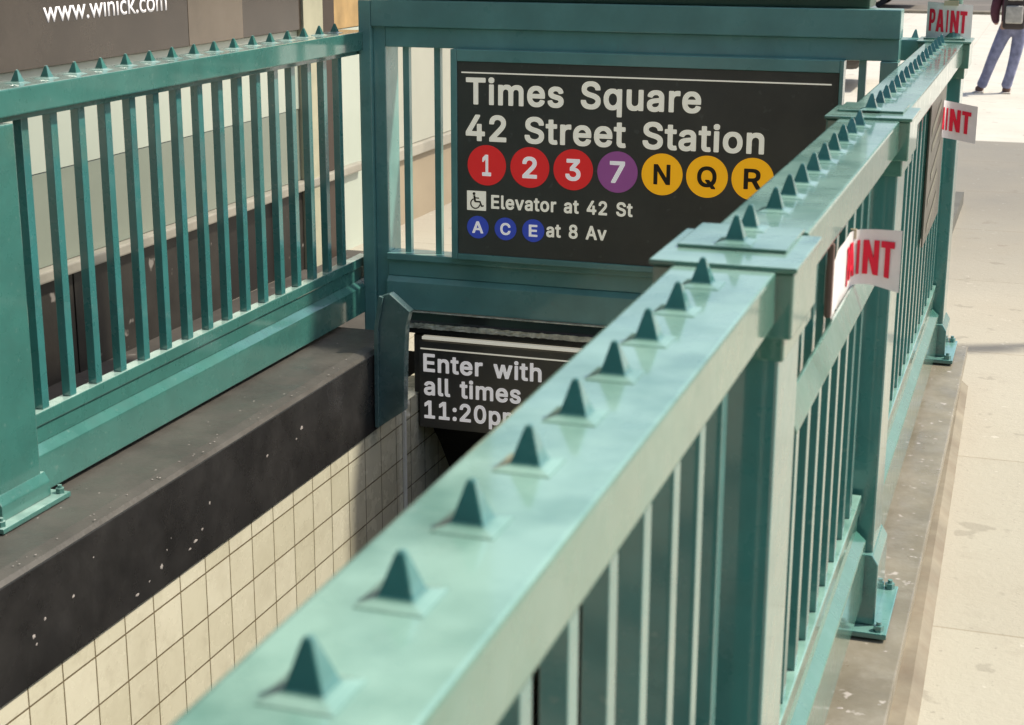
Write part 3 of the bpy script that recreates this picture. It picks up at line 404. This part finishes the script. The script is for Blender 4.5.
def rail_sections(root, x, spans, off=0., thing_paint='paint'):
    for y0, y1 in spans:
        b = BM(); box(b, x-.0757+off, x+.0757+off, y0, y1, -.080, 0., .005, 2)
        box(b, x-.052, x+.052, y0+.002, y1-.002, -.098, -.0805, .002); part('top_rail', settle(b) if off else b, thing_paint, root)
        b = BM(); box(b, x-.006, x+.043, y0, y1, -1.045, -1.002, .004)
        box(b, x-.030, x+.036, y0+.002, y1-.002, -1.10, -1.046)
        part('bottom_rail', b, thing_paint, root)
        b = BM(); kb_ = -1.30 if x == RX else -1.248; prism(b, [(x-.062, kb_), (x+.062, kb_), (x+.062, -1.128), (x+.032, -1.10), (x-.032, -1.10), (x-.062, -1.128)], 'Y', y0+.001, y1-.001, .003)
        part('kick_plate', b, thing_paint, root)
def make_post(root, x, y, top=-.085, base=-1.36, paint='paint', cap=True):
    b = BM(); box(b, x-.08, x+.08, y-.105, y+.105, base+.02, top, .005)
    p = part('post', b, paint, root)
    b = BM()
    prism(b, [(x-.098, base+.02), (x+.098, base+.02), (x+.098, -1.20), (x+.0805, -1.172), (x-.0805, -1.172), (x-.098, -1.20)], 'Y', y-.125, y+.125, .004)
    part('shoe', b, paint, p)
    b = BM(); box(b, x-.135, x+.135, y-.175, y+.175, base+.004, base+.020, .003); part('base_plate', b, paint, p)
    for sx in (-1, 1):
        for sy in (-1, 1):
            b = BM(); cyl(b, (x+sx*.112, y+sy*.152, 0), 'Z', .014, base+.020, base+.036, 6); cyl(b, (x+sx*.112, y+sy*.152, 0), 'Z', .007, base+.036, base+.046, 8)
            part('bolt', b, paint, p)
    if cap:
        b = BM()
        box(b, x-.098, x+.108, y-.182, y+.060, -.10, -.002, .004)
        box(b, x-.092, x+.092, y-.140, y+.140, -.145, -.101, .004)
        box(b, x-.102, x+.113, y-.190, y+.065, -.0015, .007, .003)
        box(b, x-.082, x+.082, y-.092, y+.090, .0075, .013, .002)
        part('cap', b, 'paint_lit' if paint == 'paint_shaded' else paint, p)
    return p
def fill(root, x, bars, spikes, paint='paint', bar_paint='paint'):   # spikes and bars
    s0 = None
    kinds = []
    for y in spikes:
        if len(kinds) < 6: kinds.append((shade_spike(part('spike', spike_bm(x+.004*max(0, 2.32-y)*(x == RX), y, -.0033*max(0, 2.32-y)*(x == RX)), paint, root)), y))
        else:
            o, sy = kinds[random.randrange(6)]; d = (max(0, 2.32-y)-max(0, 2.32-sy))*(x == RX); dup(o, root, (.004*d, y-sy, -.0033*d))
    b0 = None
    for y in bars:
        if b0 is None:
            b = BM(); box(b, x+.004, x+.034, y-.018, y+.018, -1.002, -.098, .002); b0 = part('bar', b, bar_paint, root); by = y
        else: dup(b0, root, (0, y-by, 0))
S = .1526
R = thing('stair_railing', (0, 3.3, -1.36), 'spiked green iron railing in the foreground, running from bottom centre to the far right post', 'railing')
rail_sections(R, RX, [(-.6, P1-.13), (P1+.13, P2-.13), (P2+.13, P3-.13)], .0075, 'paint_lit')
for y in (-.72, P1, P2, P3): make_post(R, RX, y, base=kz(y), paint='paint_shaded')
near_s = [.8757+.1578*i for i in range(-8, 9)]
mid_s = [2.4425+S*i for i in range(0, 11)]
far_s = [4.301-S+S*i for i in range(2, 18)]
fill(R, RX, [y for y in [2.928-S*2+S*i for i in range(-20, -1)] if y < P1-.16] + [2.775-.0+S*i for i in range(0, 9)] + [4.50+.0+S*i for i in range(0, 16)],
     near_s + [y for y in mid_s if abs(y-P1) > .3 and y < P2-.2] + [y for y in far_s if y > P2+.2 and y < P3-.17], 'paint_shaded', 'paint_shaded')
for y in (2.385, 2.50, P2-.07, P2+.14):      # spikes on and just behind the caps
    shade_spike(part('spike', spike_bm(RX, y, .013 if y-P1 < .08 or -.09 < y-P2 < .08 else 0.), 'paint_shaded', R))
b = BM(); t = Matrix.Translation((.066, 3.2, -.30)) @ Matrix.Rotation(-.35, 4, 'Y') @ Matrix.Translation((-.066, -3.2, .30))
box(b, .062, .070, 2.56, 3.95, -.338, -.280, .002, rot=t); part('guard_bar', b, 'paint_lit', R)
b = BM(); cyl(b, (0.03, P3, 0), 'Z', .030, .02, 1.5, 20); cyl(b, (0.03, P3, 0), 'Z', .055, .010, .05, 20, .034); part('lamp_pole', b, 'paint_lit', R, smooth=False)

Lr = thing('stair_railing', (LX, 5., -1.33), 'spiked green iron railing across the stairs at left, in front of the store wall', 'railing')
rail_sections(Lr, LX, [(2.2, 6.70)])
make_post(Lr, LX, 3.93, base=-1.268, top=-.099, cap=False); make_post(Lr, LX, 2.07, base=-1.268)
fill(Lr, LX, [2.25+S*i for i in range(0, 10)]+[4.155+S*i for i in range(0, 16)], [2.35+S*i for i in range(0, 6)]+[4.184+S*i for i in range(-6, 16)], 'paint', 'paint_shaded')

# ---------------------------------------------------------------- entrance frame across the far end
F = thing('entrance_frame', (-1.25, 6.66, -1.36), 'dark green iron frame across the stairs holding the big black station sign', 'frame')
PT = 'paint_dark'
b = BM(); box(b, -2.445, -2.387, 6.60, 6.78, -1.36, .134, .005); box(b, -2.3865, -2.329, 6.622, 6.77, -1.36, .132, .004); part('corner_post', b, PT, F)
b = BM(); box(b, -2.386, -.1475, 6.600, 6.72, .0236, .1367, .005); part('header', b, PT, F)
b = BM(); box(b, -2.328, -.1505, 6.620, 6.71, -.063, .0226, .004); part('header_panel', b, PT, F)
b = BM(); box(b, -.2185, -.1495, 6.606, 6.72, -1.36, -.064, .004); part('end_post', b, PT, F)
b = BM(); box(b, -2.328, -.219, 6.592, 6.71, -.998, -.967, .005); part('sill', b, PT, F)
b = BM(); box(b, -2.328, -.219, 6.615, 6.70, -1.072, -.999, .003); part('sill_panel', b, PT, F)
b = BM(); prism(b, [(6.588, -1.220), (6.70, -1.220), (6.70, -1.073), (6.610, -1.073), (6.588, -1.094)], 'X', -2.328, -.219, .003); part('lower_beam', b, PT, F)
b0 = None
for i in range(15):
    x = -2.2436+.1453*i
    if i == 13: x = -.290
    if i > 13: break
    if b0 is None: b = BM(); box(b, x-.0145, x+.0145, 6.645, 6.675, -.968, -.062, .002); b0 = part('bar', b, PT, F)
    else: dup(b0, F, (x+2.2436, 0, 0))
b = BM(); box(b, -2.328, -.275, 6.64, 6.87, .1372, .75, .01); part('light_box', b, 'box_green', F)
b = BM(); box(b, -2.40, -.085, 6.945, 7.095, -.085, 0., .004); part('top_rail', b, PT, F)
part('spike', spike_bm(-.122, 7.0, 0.), PT, F)

# ---------------------------------------------------------------- the big station sign
SG = thing('station_sign', (-1.17, 6.58, -.95), 'large black station sign with white lettering and coloured route discs, hung in the iron frame', 'sign')
b = BM(); box(b, -1.976, -.368, 6.562, 6.63, -.9396, -.1098, .002); part('sign_board', b, 'black_sign', SG)
b = BM()
box(b, -2.0047, -1.9765, 6.556, 6.635, -.966, -.0600, .003); box(b, -.3675, -.3528, 6.556, 6.635, -.966, -.0600, .003)
box(b, -1.976, -.368, 6.556, 6.635, -.1093, -.0600, .003); box(b, -1.976, -.368, 6.556, 6.635, -.966, -.940, .003)
part('sign_frame', b, PT, SG)
FY = 6.5615
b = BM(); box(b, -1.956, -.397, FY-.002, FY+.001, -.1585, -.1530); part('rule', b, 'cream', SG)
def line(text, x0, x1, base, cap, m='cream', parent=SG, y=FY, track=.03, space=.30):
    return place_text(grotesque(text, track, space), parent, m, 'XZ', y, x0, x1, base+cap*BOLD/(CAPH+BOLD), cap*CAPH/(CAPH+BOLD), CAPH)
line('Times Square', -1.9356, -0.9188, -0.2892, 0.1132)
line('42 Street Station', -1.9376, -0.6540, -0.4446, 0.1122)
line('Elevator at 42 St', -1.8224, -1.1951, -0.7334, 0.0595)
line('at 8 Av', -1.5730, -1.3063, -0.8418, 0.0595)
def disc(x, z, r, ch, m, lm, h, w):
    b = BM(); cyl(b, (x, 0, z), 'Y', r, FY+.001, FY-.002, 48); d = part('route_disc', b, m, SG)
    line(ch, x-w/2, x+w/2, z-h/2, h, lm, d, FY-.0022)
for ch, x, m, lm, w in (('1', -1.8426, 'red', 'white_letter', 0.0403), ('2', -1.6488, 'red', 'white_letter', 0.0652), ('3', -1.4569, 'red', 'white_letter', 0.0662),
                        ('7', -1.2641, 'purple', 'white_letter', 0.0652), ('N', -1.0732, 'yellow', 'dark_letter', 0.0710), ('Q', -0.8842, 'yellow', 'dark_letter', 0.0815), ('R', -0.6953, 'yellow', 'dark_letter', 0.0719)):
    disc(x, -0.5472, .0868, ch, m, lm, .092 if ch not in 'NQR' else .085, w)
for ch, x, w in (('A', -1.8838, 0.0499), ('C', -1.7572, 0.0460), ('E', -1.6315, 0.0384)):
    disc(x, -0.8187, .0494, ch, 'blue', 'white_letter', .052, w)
# wheelchair panel
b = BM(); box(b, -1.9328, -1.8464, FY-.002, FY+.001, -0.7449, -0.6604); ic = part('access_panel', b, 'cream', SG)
b = BM(); zc, xc = -0.7151, -1.8944
cyl(b, (-1.9001, 0, -0.6724), 'Y', .0065, FY-.0021, FY-.0035, 16)
def seg(p, q, w):
    d = Vector((q[0]-p[0], q[1]-p[1])); n = Vector((-d.y, d.x)).normalized()*w/2
    prism(b, [(p[0]+n.x, p[1]+n.y), (p[0]-n.x, p[1]-n.y), (q[0]-n.x, q[1]-n.y), (q[0]+n.x, q[1]+n.y)], 'Y', FY-.0035, FY-.0021)
seg((-1.8992, -0.6796), (-1.8953, -0.7065), .009); seg((-1.8973, -0.6902), (-1.8771, -0.6911), .005); seg((-1.8963, -0.7065), (-1.8723, -0.7065), .007)
seg((-1.8742, -0.7046), (-1.8646, -0.7276), .007); seg((-1.8656, -0.7266), (-1.8560, -0.7228), .006)
pts = [(xc+.021*math.cos(t), zc+.021*math.sin(t)) for t in [math.radians(110+i*15) for i in range(17)]]
for p, q in zip(pts, pts[1:]): seg(p, q, .0055)
part('wheelchair_symbol', b, 'dark_letter', ic)

# ---------------------------------------------------------------- lower sign on the lintel
SB = thing('station_sign', (-1.4, 6.58, -1.76), 'lower black sign with opening times in white, fixed to the lintel below the frame', 'sign')
b = BM(); box(b, -2.168, -.60, 6.566, 6.587, -1.757, -1.352, .002); part('sign_board', b, 'black_sign', SB)
LY = 6.5655
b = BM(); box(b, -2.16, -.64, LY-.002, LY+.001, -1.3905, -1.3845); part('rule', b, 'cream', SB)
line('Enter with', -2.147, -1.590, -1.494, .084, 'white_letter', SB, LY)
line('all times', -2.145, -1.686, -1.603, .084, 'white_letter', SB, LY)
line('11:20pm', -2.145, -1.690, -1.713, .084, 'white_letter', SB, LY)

# ---------------------------------------------------------------- paper signs
def block_letter(ch):
    """condensed heavy capitals in a unit box (width 1, height 1) as overlapping-free polygons"""
    w = .34
    if ch == 'I': return [[(.30, 0), (.70, 0), (.70, 1), (.30, 1)]]
    if ch == 'T': return [[(.31, 0), (.69, 0), (.69, .82), (1, .82), (1, 1), (0, 1), (0, .82), (.31, .82)]]
    if ch == 'N': return [[(0, 0), (.33, 0), (.33, .52), (.66, 0), (1, 0), (1, 1), (.67, 1), (.67, .48), (.34, 1), (0, 1)]]
    if ch == 'A': return [[(0, 0), (.35, 0), (.40, .20), (.60, .20), (.65, 0), (1, 0), (.70, 1), (.30, 1)], [(.44, .36), (.56, .36), (.50, .74)]]
    if ch == 'P': return [[(0, 0), (.36, 0), (.36, .36), (.62, .36), (.84, .42), (1, .56), (1, .80), (.84, .95), (.62, 1), (0, 1)], [(.36, .52), (.36, .84), (.56, .84), (.66, .78), (.66, .58), (.56, .52)]]
def block_text(text, widths):
    c = bpy.data.curves.new('lettering', 'CURVE'); c.dimensions = '2D'; c.fill_mode = 'BOTH'; x = 0.
    for ch, w in zip(text, widths):
        for lp in block_letter(ch):
            pts = []
            for i in range(len(lp)):          # subdivide so the letters can follow a bent sheet
                p, q = lp[i], lp[(i+1) % len(lp)]
                for k in range(4): pts.append((p[0]+(q[0]-p[0])*k/4, p[1]+(q[1]-p[1])*k/4))
            s = c.splines.new('POLY'); s.points.add(len(pts)-1); s.use_cyclic_u = True
            for sp, (px, py) in zip(s.points, pts): sp.co = (x+px*w, py, 0, 1)
        x += w+.07
    return curve_mesh(c)
def sheet(root, fn, u0, u1, v0, v1, m='paper', nu=28, nv=10, name='sheet'):
    b = BM(); g = [[b.verts.new(fn(u0+(u1-u0)*i/nu, v0+(v1-v0)*j/nv, 0)) for j in range(nv+1)] for i in range(nu+1)]
    for i in range(nu):
        for j in range(nv): b.faces.new((g[i][j], g[i+1][j], g[i+1][j+1], g[i][j+1]))
    return part(name, b, m, root, smooth=True)
def path_fn(path, tilt=0., wave=0., z0=0.):
    """(u along a plan-view path, v up) -> point; d = distance in front of the sheet"""
    L = [0.]
    for a, c in zip(path, path[1:]): L.append(L[-1]+math.dist(a, c))
    def fn(u, v, d):
        i = 0
        while i < len(path)-2 and u > L[i+1]: i += 1
        k = (u-L[i])/(L[i+1]-L[i]); a, c = path[i], path[i+1]
        x = a[0]+(c[0]-a[0])*k; y = a[1]+(c[1]-a[1])*k
        tx, ty = (c[0]-a[0])/(L[i+1]-L[i]), (c[1]-a[1])/(L[i+1]-L[i])
        nx, ny = ty, -tx
        wv = wave*math.sin(u*31+v*9)
        return (x+nx*(d+wv), y+ny*(d+wv), z0+v+tilt*u)
    return fn, L[-1]
PW = (.46, .60, .30, .62, .52)
# on the middle panel: the sheet leaves the bars, its left part curling forwards
W1 = thing('paper_sign', (.08, 3.5, -.30), 'white paper sign reading AINT in red with curled left end, nearest of three', 'sign', 'wet paint signs')
path = [(.052, 3.18), (.050, 3.26), (.049, 3.34), (.049, 3.40), (.051, 3.45), (.060, 3.478), (.074, 3.488), (.10, 3.492), (.1560, 3.494)]
fn, LL = path_fn(path, tilt=.03, wave=.0012, z0=-.300)
def fn1(u, v, d):
    x, y, z = fn(u, v, d)
    k = u/LL
    return (x, y, z + (.012*math.sin(k*10)*(1-v/.145) if v < .145 else 0))
sheet(W1, fn1, 0, LL, 0, .130)
place_text(block_text('PAINT', PW), W1, 'paper_red', 'XZ', 0, LL-.165, LL-.014, .025, .080, 1., fn=lambda u, w, d: fn1(u, w, d+.0015))
b = BM(); box(b, .044, .058, 3.13, 3.15, -.275, -.125, .006); part('card_flap', b, 'brown_paper', W1)
# on the far post
W2 = thing('paper_sign', (.10, 6.5, -.35), 'white paper sign reading INT in red, on the far railing post below the rail', 'sign', 'wet paint signs')
path = [(.040, 6.05), (.041, 6.20), (.042, 6.34), (.043, 6.43), (.048, 6.472), (.060, 6.488), (.09, 6.492), (.170, 6.494)]
fn2, L2 = path_fn(path, tilt=-.17, wave=.001, z0=-.262)
sheet(W2, fn2, 0, L2, 0, .142)
place_text(block_text('PAINT', PW), W2, 'paper_red', 'XZ', 0, L2-.205, L2-.022, .030, .085, 1., fn=lambda u, w, d: fn2(u, w, d+.0015))
# round the lamp pole
W3 = thing('paper_sign', (.01, 6.95, 0.), 'white paper sign reading PAINT in red, on the pole above the far railing end', 'sign', 'wet paint signs')
path = [(-.078, 6.975), (-.04, 6.962), (0., 6.958), (.04, 6.958), (.07, 6.966), (.101, 6.978)]
fn3, L3 = path_fn(path, tilt=-.06, wave=.0008, z0=.012)
sheet(W3, fn3, 0, L3, 0, .142)
place_text(block_text('PAINT', PW), W3, 'paper_red', 'XZ', 0, .012, L3-.022, .026, .088, 1., fn=lambda u, w, d: fn3(u, w, d+.0015))
for P_, c0, c1 in ((W1, (.049, 3.47, -.178), (.062, 3.484, -.158)), (W3, (-.012, 6.949, .140), (.045, 6.9565, .160)), (W2, (.0445, 6.30, -.135), (.0475, 6.42, -.118))):
    b = BM(); box(b, c0[0], c1[0], c0[1], c1[1], c0[2], c1[2]); part('tape', b, 'tape', P_)
# grey notice hung on the outside of the bars
NB = thing('notice_plate', (.05, 6.1, -.66), 'narrow grey notice with worn pale marks, hung on the bars of the far railing panel', 'notice')
b = BM(); box(b, .040, .046, 5.80, 6.55, -.64, -.13, .002); part('plate', b, 'notice', NB)
b = BM()
for i, (z, h) in enumerate(((-.20, .06), (-.28, .04), (-.36, .07), (-.46, .05), (-.55, .06))):
    y0 = 5.88+.04*(i % 3)
    vs = [(.0478, y0, z-h), (.0478, y0+.42, z), (.0478, y0+.42, z+.035), (.0478, y0, z-h+.03)]
    b.faces.new([b.verts.new(v) for v in vs])
part('marks', b, 'notice_mark', NB)

# ---------------------------------------------------------------- store front at left
WX = -3.6
SF = thing('store_front', (WX-.2, 6., -1.5), 'store front behind the left railing with a brown name panel above pale glass', 'store')
def slab(name, y0, y1, z0, z1, m, x=WX, parent=SF, t=.2, bev=.003): 
    b = BM(); box(b, x-t, x, y0, y1, z0, z1, bev); return part(name, b, m, parent)
slab('name_panel', 1., 7.13, -.13, 2.2, 'store_sign', WX+.03); slab('name_panel', 7.133, 7.70, -.13, 2.2, 'store_sign2', WX+.03); slab('name_panel', 7.703, 8.40, -.13, 2.2, 'store_sign', WX+.026)
slab('window_film', 1., 8.40, -.57, -.134, 'white_glass'); slab('window', 1., 8.40, -.974, -.572, 'frost', WX-.004)
slab('ledge', 1., 9.2, -1.026, -.976, 'ledge', WX+.05, bev=.008)
for i, (y0, y1, m) in enumerate([(1., 5.05, 'lower_panel'), (5.053, 5.55, 'lower_panel'), (5.553, 6.05, 'lower_panel'), (6.053, 6.55, 'lower_panel'), (6.553, 7.05, 'lower_panel'), (7.053, 7.5, 'lower_panel'), (7.503, 8.1, 'void'), (8.103, 8.40, 'lower_panel')]):
    slab('lower_panel', y0, y1, -1.6, -1.029, m, WX-(.03 if m == 'void' else 0.)+.004*(i % 2))
slab('column', 8.403, 8.66, -1.6, 2.2, 'pale_col', WX+.04); slab('column', 8.663, 8.86, -1.6, 2.2, 'dark_col', WX+.02); 
slab('upper_wall', 8.863, 9.45, -.16, 2.2, 'gold_wall', WX+.01); slab('pale_panel', 8.863, 9.45, -1.6, -.163, 'white_glass', WX+.006)
slab('column', 9.453, 9.63, -1.6, 2.2, 'pale_col', WX+.05)
slab('upper_wall', 9.633, 12.6, -.985, 2.2, 'pale_wall'); slab('ledge', 9.633, 12.6, -1.06, -.988, 'ledge', WX+.04, bev=.008); slab('lower_wall', 9.633, 12.6, -1.6, -1.063, 'tan_wall', WX+.004)
b = BM()
for fl in range(6):
    for k in range(7):
        y = -11.+k*3.4; z = 3.2+fl*3.; box(b, WX-.32, WX-.30, y, y+1.5, z, z+1.9)
part('upper_windows', b, 'car_glass', SF)
b = BM(); box(b, WX-.7, WX-.301, -12., 12.6, 2.2, 22.); part('upper_storeys', b, 'lower_panel', SF)
b = BM(); box(b, -34., 9., -13., -12., -1.5, 9.); part('sky_blocker', b, 'lower_panel', SF)  # unseen block added behind the camera to cut light from the sky
place_text(humanist('www.winick.com'), SF, 'white_letter', 'YZ', WX+.031, 5.925, 6.93, .052, .094, .70)
# crumpled scraps on the pavement behind the left railing
def scrap(c, r, label):
    b = BM(); n = 7; g = []
    for i in range(n+1):
        g.append([b.verts.new((c[0]+(i/n-.5)*2*r, c[1]+(j/n-.5)*2*r, c[2]+.003+random.random()*r*.5)) for j in range(n+1)])
    for i in range(n):
        for j in range(n): b.faces.new((g[i][j], g[i+1][j], g[i+1][j+1], g[i][j+1]))
    tag(part('paper_scrap', b, 'paper'), label, 'litter')
scrap((-2.86, 4.79, -1.5), .05, 'crumpled white paper scrap behind the nearest bars of the left railing')
scrap((-2.9, 5.08, -1.5), .05, 'flat white paper scrap further along behind the left railing bars')
scrap((-2.95, 6.55, -1.5), .04, 'small pale paper scrap behind the middle of the left railing')

# ---------------------------------------------------------------- person with a backpack
def skin_mesh(joints, edges, sub=2):
    me = bpy.data.meshes.new('sk'); me.from_pydata([j[0] for j in joints], edges, [])
    o = bpy.data.objects.new('sk', me); COL.objects.link(o)
    m = o.modifiers.new('s', 'SKIN'); o.modifiers.new('d', 'SUBSURF').levels = sub
    for v, j in zip(me.skin_vertices[0].data, joints): v.radius = j[1] if isinstance(j[1], tuple) else (j[1], j[1])
    me.skin_vertices[0].data[0].use_root = True
    r = bpy.data.meshes.new_from_object(o.evaluated_get(bpy.context.evaluated_depsgraph_get())); bpy.data.objects.remove(o); return r
PX, PY, G = -.05, 20., -1.5
PN = thing('person', (PX-.15, PY, G), 'person in blue jeans seen from behind, wearing a black and grey backpack', 'person')
H = [(PX, PY, G+.78), (PX, PY-.01, G+.92), (PX, PY-.01, G+1.08), (PX, PY, G+1.20), (PX, PY+.01, G+1.27), (PX, PY+.03, G+1.36), (PX, PY+.03, G+1.45)]
hipL, hipR = (PX-.085, PY, G+.72), (PX+.085, PY, G+.72)
kL, kR = (PX-.20, PY-.03, G+.40), (PX+.045, PY-.01, G+.40)
aL, aR = (PX-.315, PY+.02, G+.06), (PX-.035, PY+.02, G+.06)
tL, tR = (PX-.335, PY+.15, G+.03), (PX-.01, PY+.15, G+.03)
sL, sR = (PX-.17, PY, G+1.17), (PX+.17, PY, G+1.17)
eL, eR = (PX-.22, PY+.02, G+.93), (PX+.22, PY+.02, G+.93)
hL, hR = (PX-.19, PY+.14, G+.78), (PX+.20, PY+.12, G+.78)
J = [(H[0], (.13, .09)), (H[1], (.12, .085)), (H[2], (.135, .09)), (H[3], (.08, .06)), (H[4], .048), (H[5], (.07, .085)), (H[6], (.055, .07)),
     (hipL, .083), (kL, .055), (aL, .036), (tL, .03), (hipR, .083), (kR, .055), (aR, .036), (tR, .03),
     (sL, .055), (eL, .042), (hL, .03), (sR, .055), (eR, .042), (hR, .03)]
E_ = [(0, 1), (1, 2), (2, 3), (3, 4), (4, 5), (5, 6), (0, 7), (7, 8), (8, 9), (9, 10), (0, 11), (11, 12), (12, 13), (13, 14), (3, 15), (15, 16), (16, 17), (3, 18), (18, 19), (19, 20)]
part('body', skin_mesh(J, E_), 'skin', PN, smooth=True)
J = [(H[0], (.14, .10)), ((PX, PY, G+.86), (.135, .095)), (hipL, (.090, .09)), (kL, (.064, .068)), ((PX-.26, PY, G+.2), (.055, .06)), ((PX-.312, PY+.02, G+.05), (.060, .068)),
     (hipR, (.090, .09)), (kR, (.064, .068)), ((PX+.005, PY, G+.2), (.055, .06)), ((PX-.032, PY+.02, G+.05), (.060, .068))]
part('jeans', skin_mesh(J, [(0, 1), (0, 2), (2, 3), (3, 4), (4, 5), (0, 6), (6, 7), (7, 8), (8, 9)]), 'denim', PN, smooth=True)
J = [((PX, PY, G+.72), (.15, .11)), ((PX, PY, G+.84), (.15, .11)), (H[1], (.15, .11)), (H[2], (.16, .115)), (H[3], (.10, .075)), (sL, .075), (eL, .06), ((PX-.195, PY+.12, G+.80), .045), (sR, .075), (eR, .06), ((PX+.205, PY+.10, G+.80), .045)]
part('jacket', skin_mesh(J, [(0, 1), (1, 2), (2, 3), (3, 4), (4, 5), (5, 6), (6, 7), (4, 8), (8, 9), (9, 10)]), 'maroon', PN, smooth=True)
J = [((PX, PY-.0, G+1.40), (.085, .095)), ((PX, PY-.01, G+1.46), (.075, .085)), ((PX, PY-.03, G+1.33), (.075, .05))]
part('hair', skin_mesh(J, [(0, 1), (0, 2)]), 'hair', PN, smooth=True)
for dx, tt in ((-.325, tL), (-.02, tR)):
    b = BM(); J = [((PX+dx, PY-.02, G+.045), (.05, .045)), ((PX+dx+.0, PY+.08, G+.04), (.052, .04)), ((PX+dx+.01, PY+.17, G+.032), (.045, .03))]
    s = part('shoe', skin_mesh(J, [(0, 1), (1, 2)]), 'shoe', PN, smooth=True)
    b = BM(); box(b, PX+dx-.052, PX+dx+.055, PY-.07, PY+.20, G+.001, G+.018, .008); part('sole', b, 'sole', s)
bp = BM(); box(bp, PX-.115, PX+.135, PY-.27, PY-.09, G+.75, G+1.22, .05, 4); pk = part('backpack', bp, 'pack', PN, smooth=True)
bp = BM(); box(bp, PX-.085, PX+.105, PY-.31, PY-.262, G+.82, G+1.02, .022, 3); part('pocket', bp, 'pack_light', pk, smooth=True)
bp = BM(); box(bp, PX-.075, PX+.095, PY-.292, PY-.262, G+1.075, G+1.17, .014, 3); part('pocket', bp, 'pack_light', pk, smooth=True)
for dx in (-.10, .10):
    bp = BM(); box(bp, PX+dx-.02, PX+dx+.02, PY-.12, PY+.10, G+1.195, G+1.225, .008); part('strap', bp, 'pack', pk)

# ---------------------------------------------------------------- parked cars beyond
def car(x1, y, m, label, L=4.7):
    """side-on car, its rear at x1, nose towards -X"""
    c = thing('parked_car', (x1-L/2, y, G), label, 'car', 'cars beyond the entrance')
    k = L/4.7; X = lambda u: x1-L+u*k
    prof = [(0, .42), (.05, .70), (.35, .86), (1.25, .97), (1.95, 1.40), (3.1, 1.44), (3.85, 1.05), (4.5, .98), (4.66, .80), (4.7, .40), (4.55, .26), (.2, .24)]
    b = BM(); prism(b, [(X(u), G+z) for u, z in prof], 'Y', y-.85, y+.85, .05); part('body', b, m, c)
    for pts in ([(1.36, .98), (1.98, 1.36), (2.42, 1.38), (2.42, .99)], [(2.48, .99), (2.48, 1.38), (3.05, 1.38), (3.68, 1.05)]):
        b = BM(); prism(b, [(X(u), G+z) for u, z in pts], 'Y', y-.858, y-.848); part('window', b, 'car_glass', c)
    for u in (.95, 3.75):
        for sy in (-1, 1):
            b = BM(); cyl(b, (X(u), 0, G+.33), 'Y', .33, y+sy*.88, y+sy*.68, 28); w = part('wheel', b, 'tyre', c)
            b = BM(); cyl(b, (X(u), 0, G+.33), 'Y', .21, y+sy*.889, y+sy*.86, 20); part('rim', b, 'chrome', w)
    b = BM(); box(b, X(4.55), X(4.76), y-.80, y+.80, G+.36, G+.50, .03); part('bumper', b, 'chrome', c)
    b = BM(); box(b, X(4.50), X(4.72), y-.82, y-.55, G+.70, G+.86, .02); part('tail_lamp', b, 'lamp_red', c)
    b = BM(); box(b, X(-.02), X(.25), y-.82, y-.50, G+.58, G+.74, .02); part('headlight', b, 'lamp_white', c)
car(-1.60, 20.4, 'car_dark', 'dark brown car glimpsed through the gap right of the station sign', 5.0)
car(-2.55, 39.2, 'car_pale', 'pale car on the road beyond, behind the top right corner of the frame', 5.0)
# pole added out of view, only to throw a shadow across the pavement
SP = thing('shadow_pole', (1.6, 8.47, G), 'unseen grey pole with a plate, added right of the railing for its shadow', 'pole')
b = BM(); cyl(b, (1.6, 8.47, 0), 'Z', .04, G, G+2.6, 20); part('pole', b, 'pole', SP)
b = BM(); box(b, 1.50, 1.70, 8.40, 8.418, G+1.75, G+2.55, .004); part('shadow_plate', b, 'notice', SP)

# ---------------------------------------------------------------- camera, light
cam = bpy.data.cameras.new('camera'); co = bpy.data.objects.new('camera', cam); COL.objects.link(co)
f_px, cx, cz, yaw, pit, rol = 1623.424, 0.43013, 0.48415, -0.317489, 0.268288, 0.003101
fw = Vector((math.sin(yaw)*math.cos(pit), math.cos(yaw)*math.cos(pit), -math.sin(pit)))
r0 = Vector((math.cos(yaw), -math.sin(yaw), 0)); u0 = r0.cross(fw)
r = r0*math.cos(rol)+u0*math.sin(rol); u = -r0*math.sin(rol)+u0*math.cos(rol)
m3 = Matrix((r, u, -fw)).transposed()
co.matrix_world = Matrix.Translation((cx, 0, cz)) @ m3.to_4x4()
cam.sensor_width = 36.; cam.lens = 36.*f_px/1024; cam.clip_start = .02; cam.clip_end = 1000
cam.dof.use_dof = True; cam.dof.focus_distance = 7.0; cam.dof.aperture_fstop = 8.; cam.dof.aperture_blades = 7
SC.camera = co
EL, AZ = math.radians(52), math.radians(24)     # azimuth measured from +X towards +Y
sd = Vector((math.cos(EL)*math.cos(AZ), math.cos(EL)*math.sin(AZ), math.sin(EL)))
sun = bpy.data.lights.new('sun', 'SUN'); sun.energy = 4.0; sun.angle = math.radians(2.5); sun.color = (1., .935, .80)
so = bpy.data.objects.new('sun', sun); COL.objects.link(so); so.location = sd*30
so.rotation_euler = sd.to_track_quat('Z', 'Y').to_euler()
w = bpy.data.worlds.new('World'); SC.world = w; w.use_nodes = True
nt = w.node_tree; bg = nt.nodes['Background']; bg.inputs['Strength'].default_value = 0.15
sk = nt.nodes.new('ShaderNodeTexSky'); sk.sky_type = 'NISHITA'; sk.sun_disc = False
sk.sun_elevation = EL; sk.sun_rotation = math.pi/2-AZ; sk.dust_density = 3.; sk.air_density = 1.
nt.links.new(sk.outputs[0], bg.inputs['Color'])
SC.view_settings.view_transform = 'Standard'; SC.view_settings.look = 'None'; SC.view_settings.exposure = 0
SC.cycles.max_bounces = 8
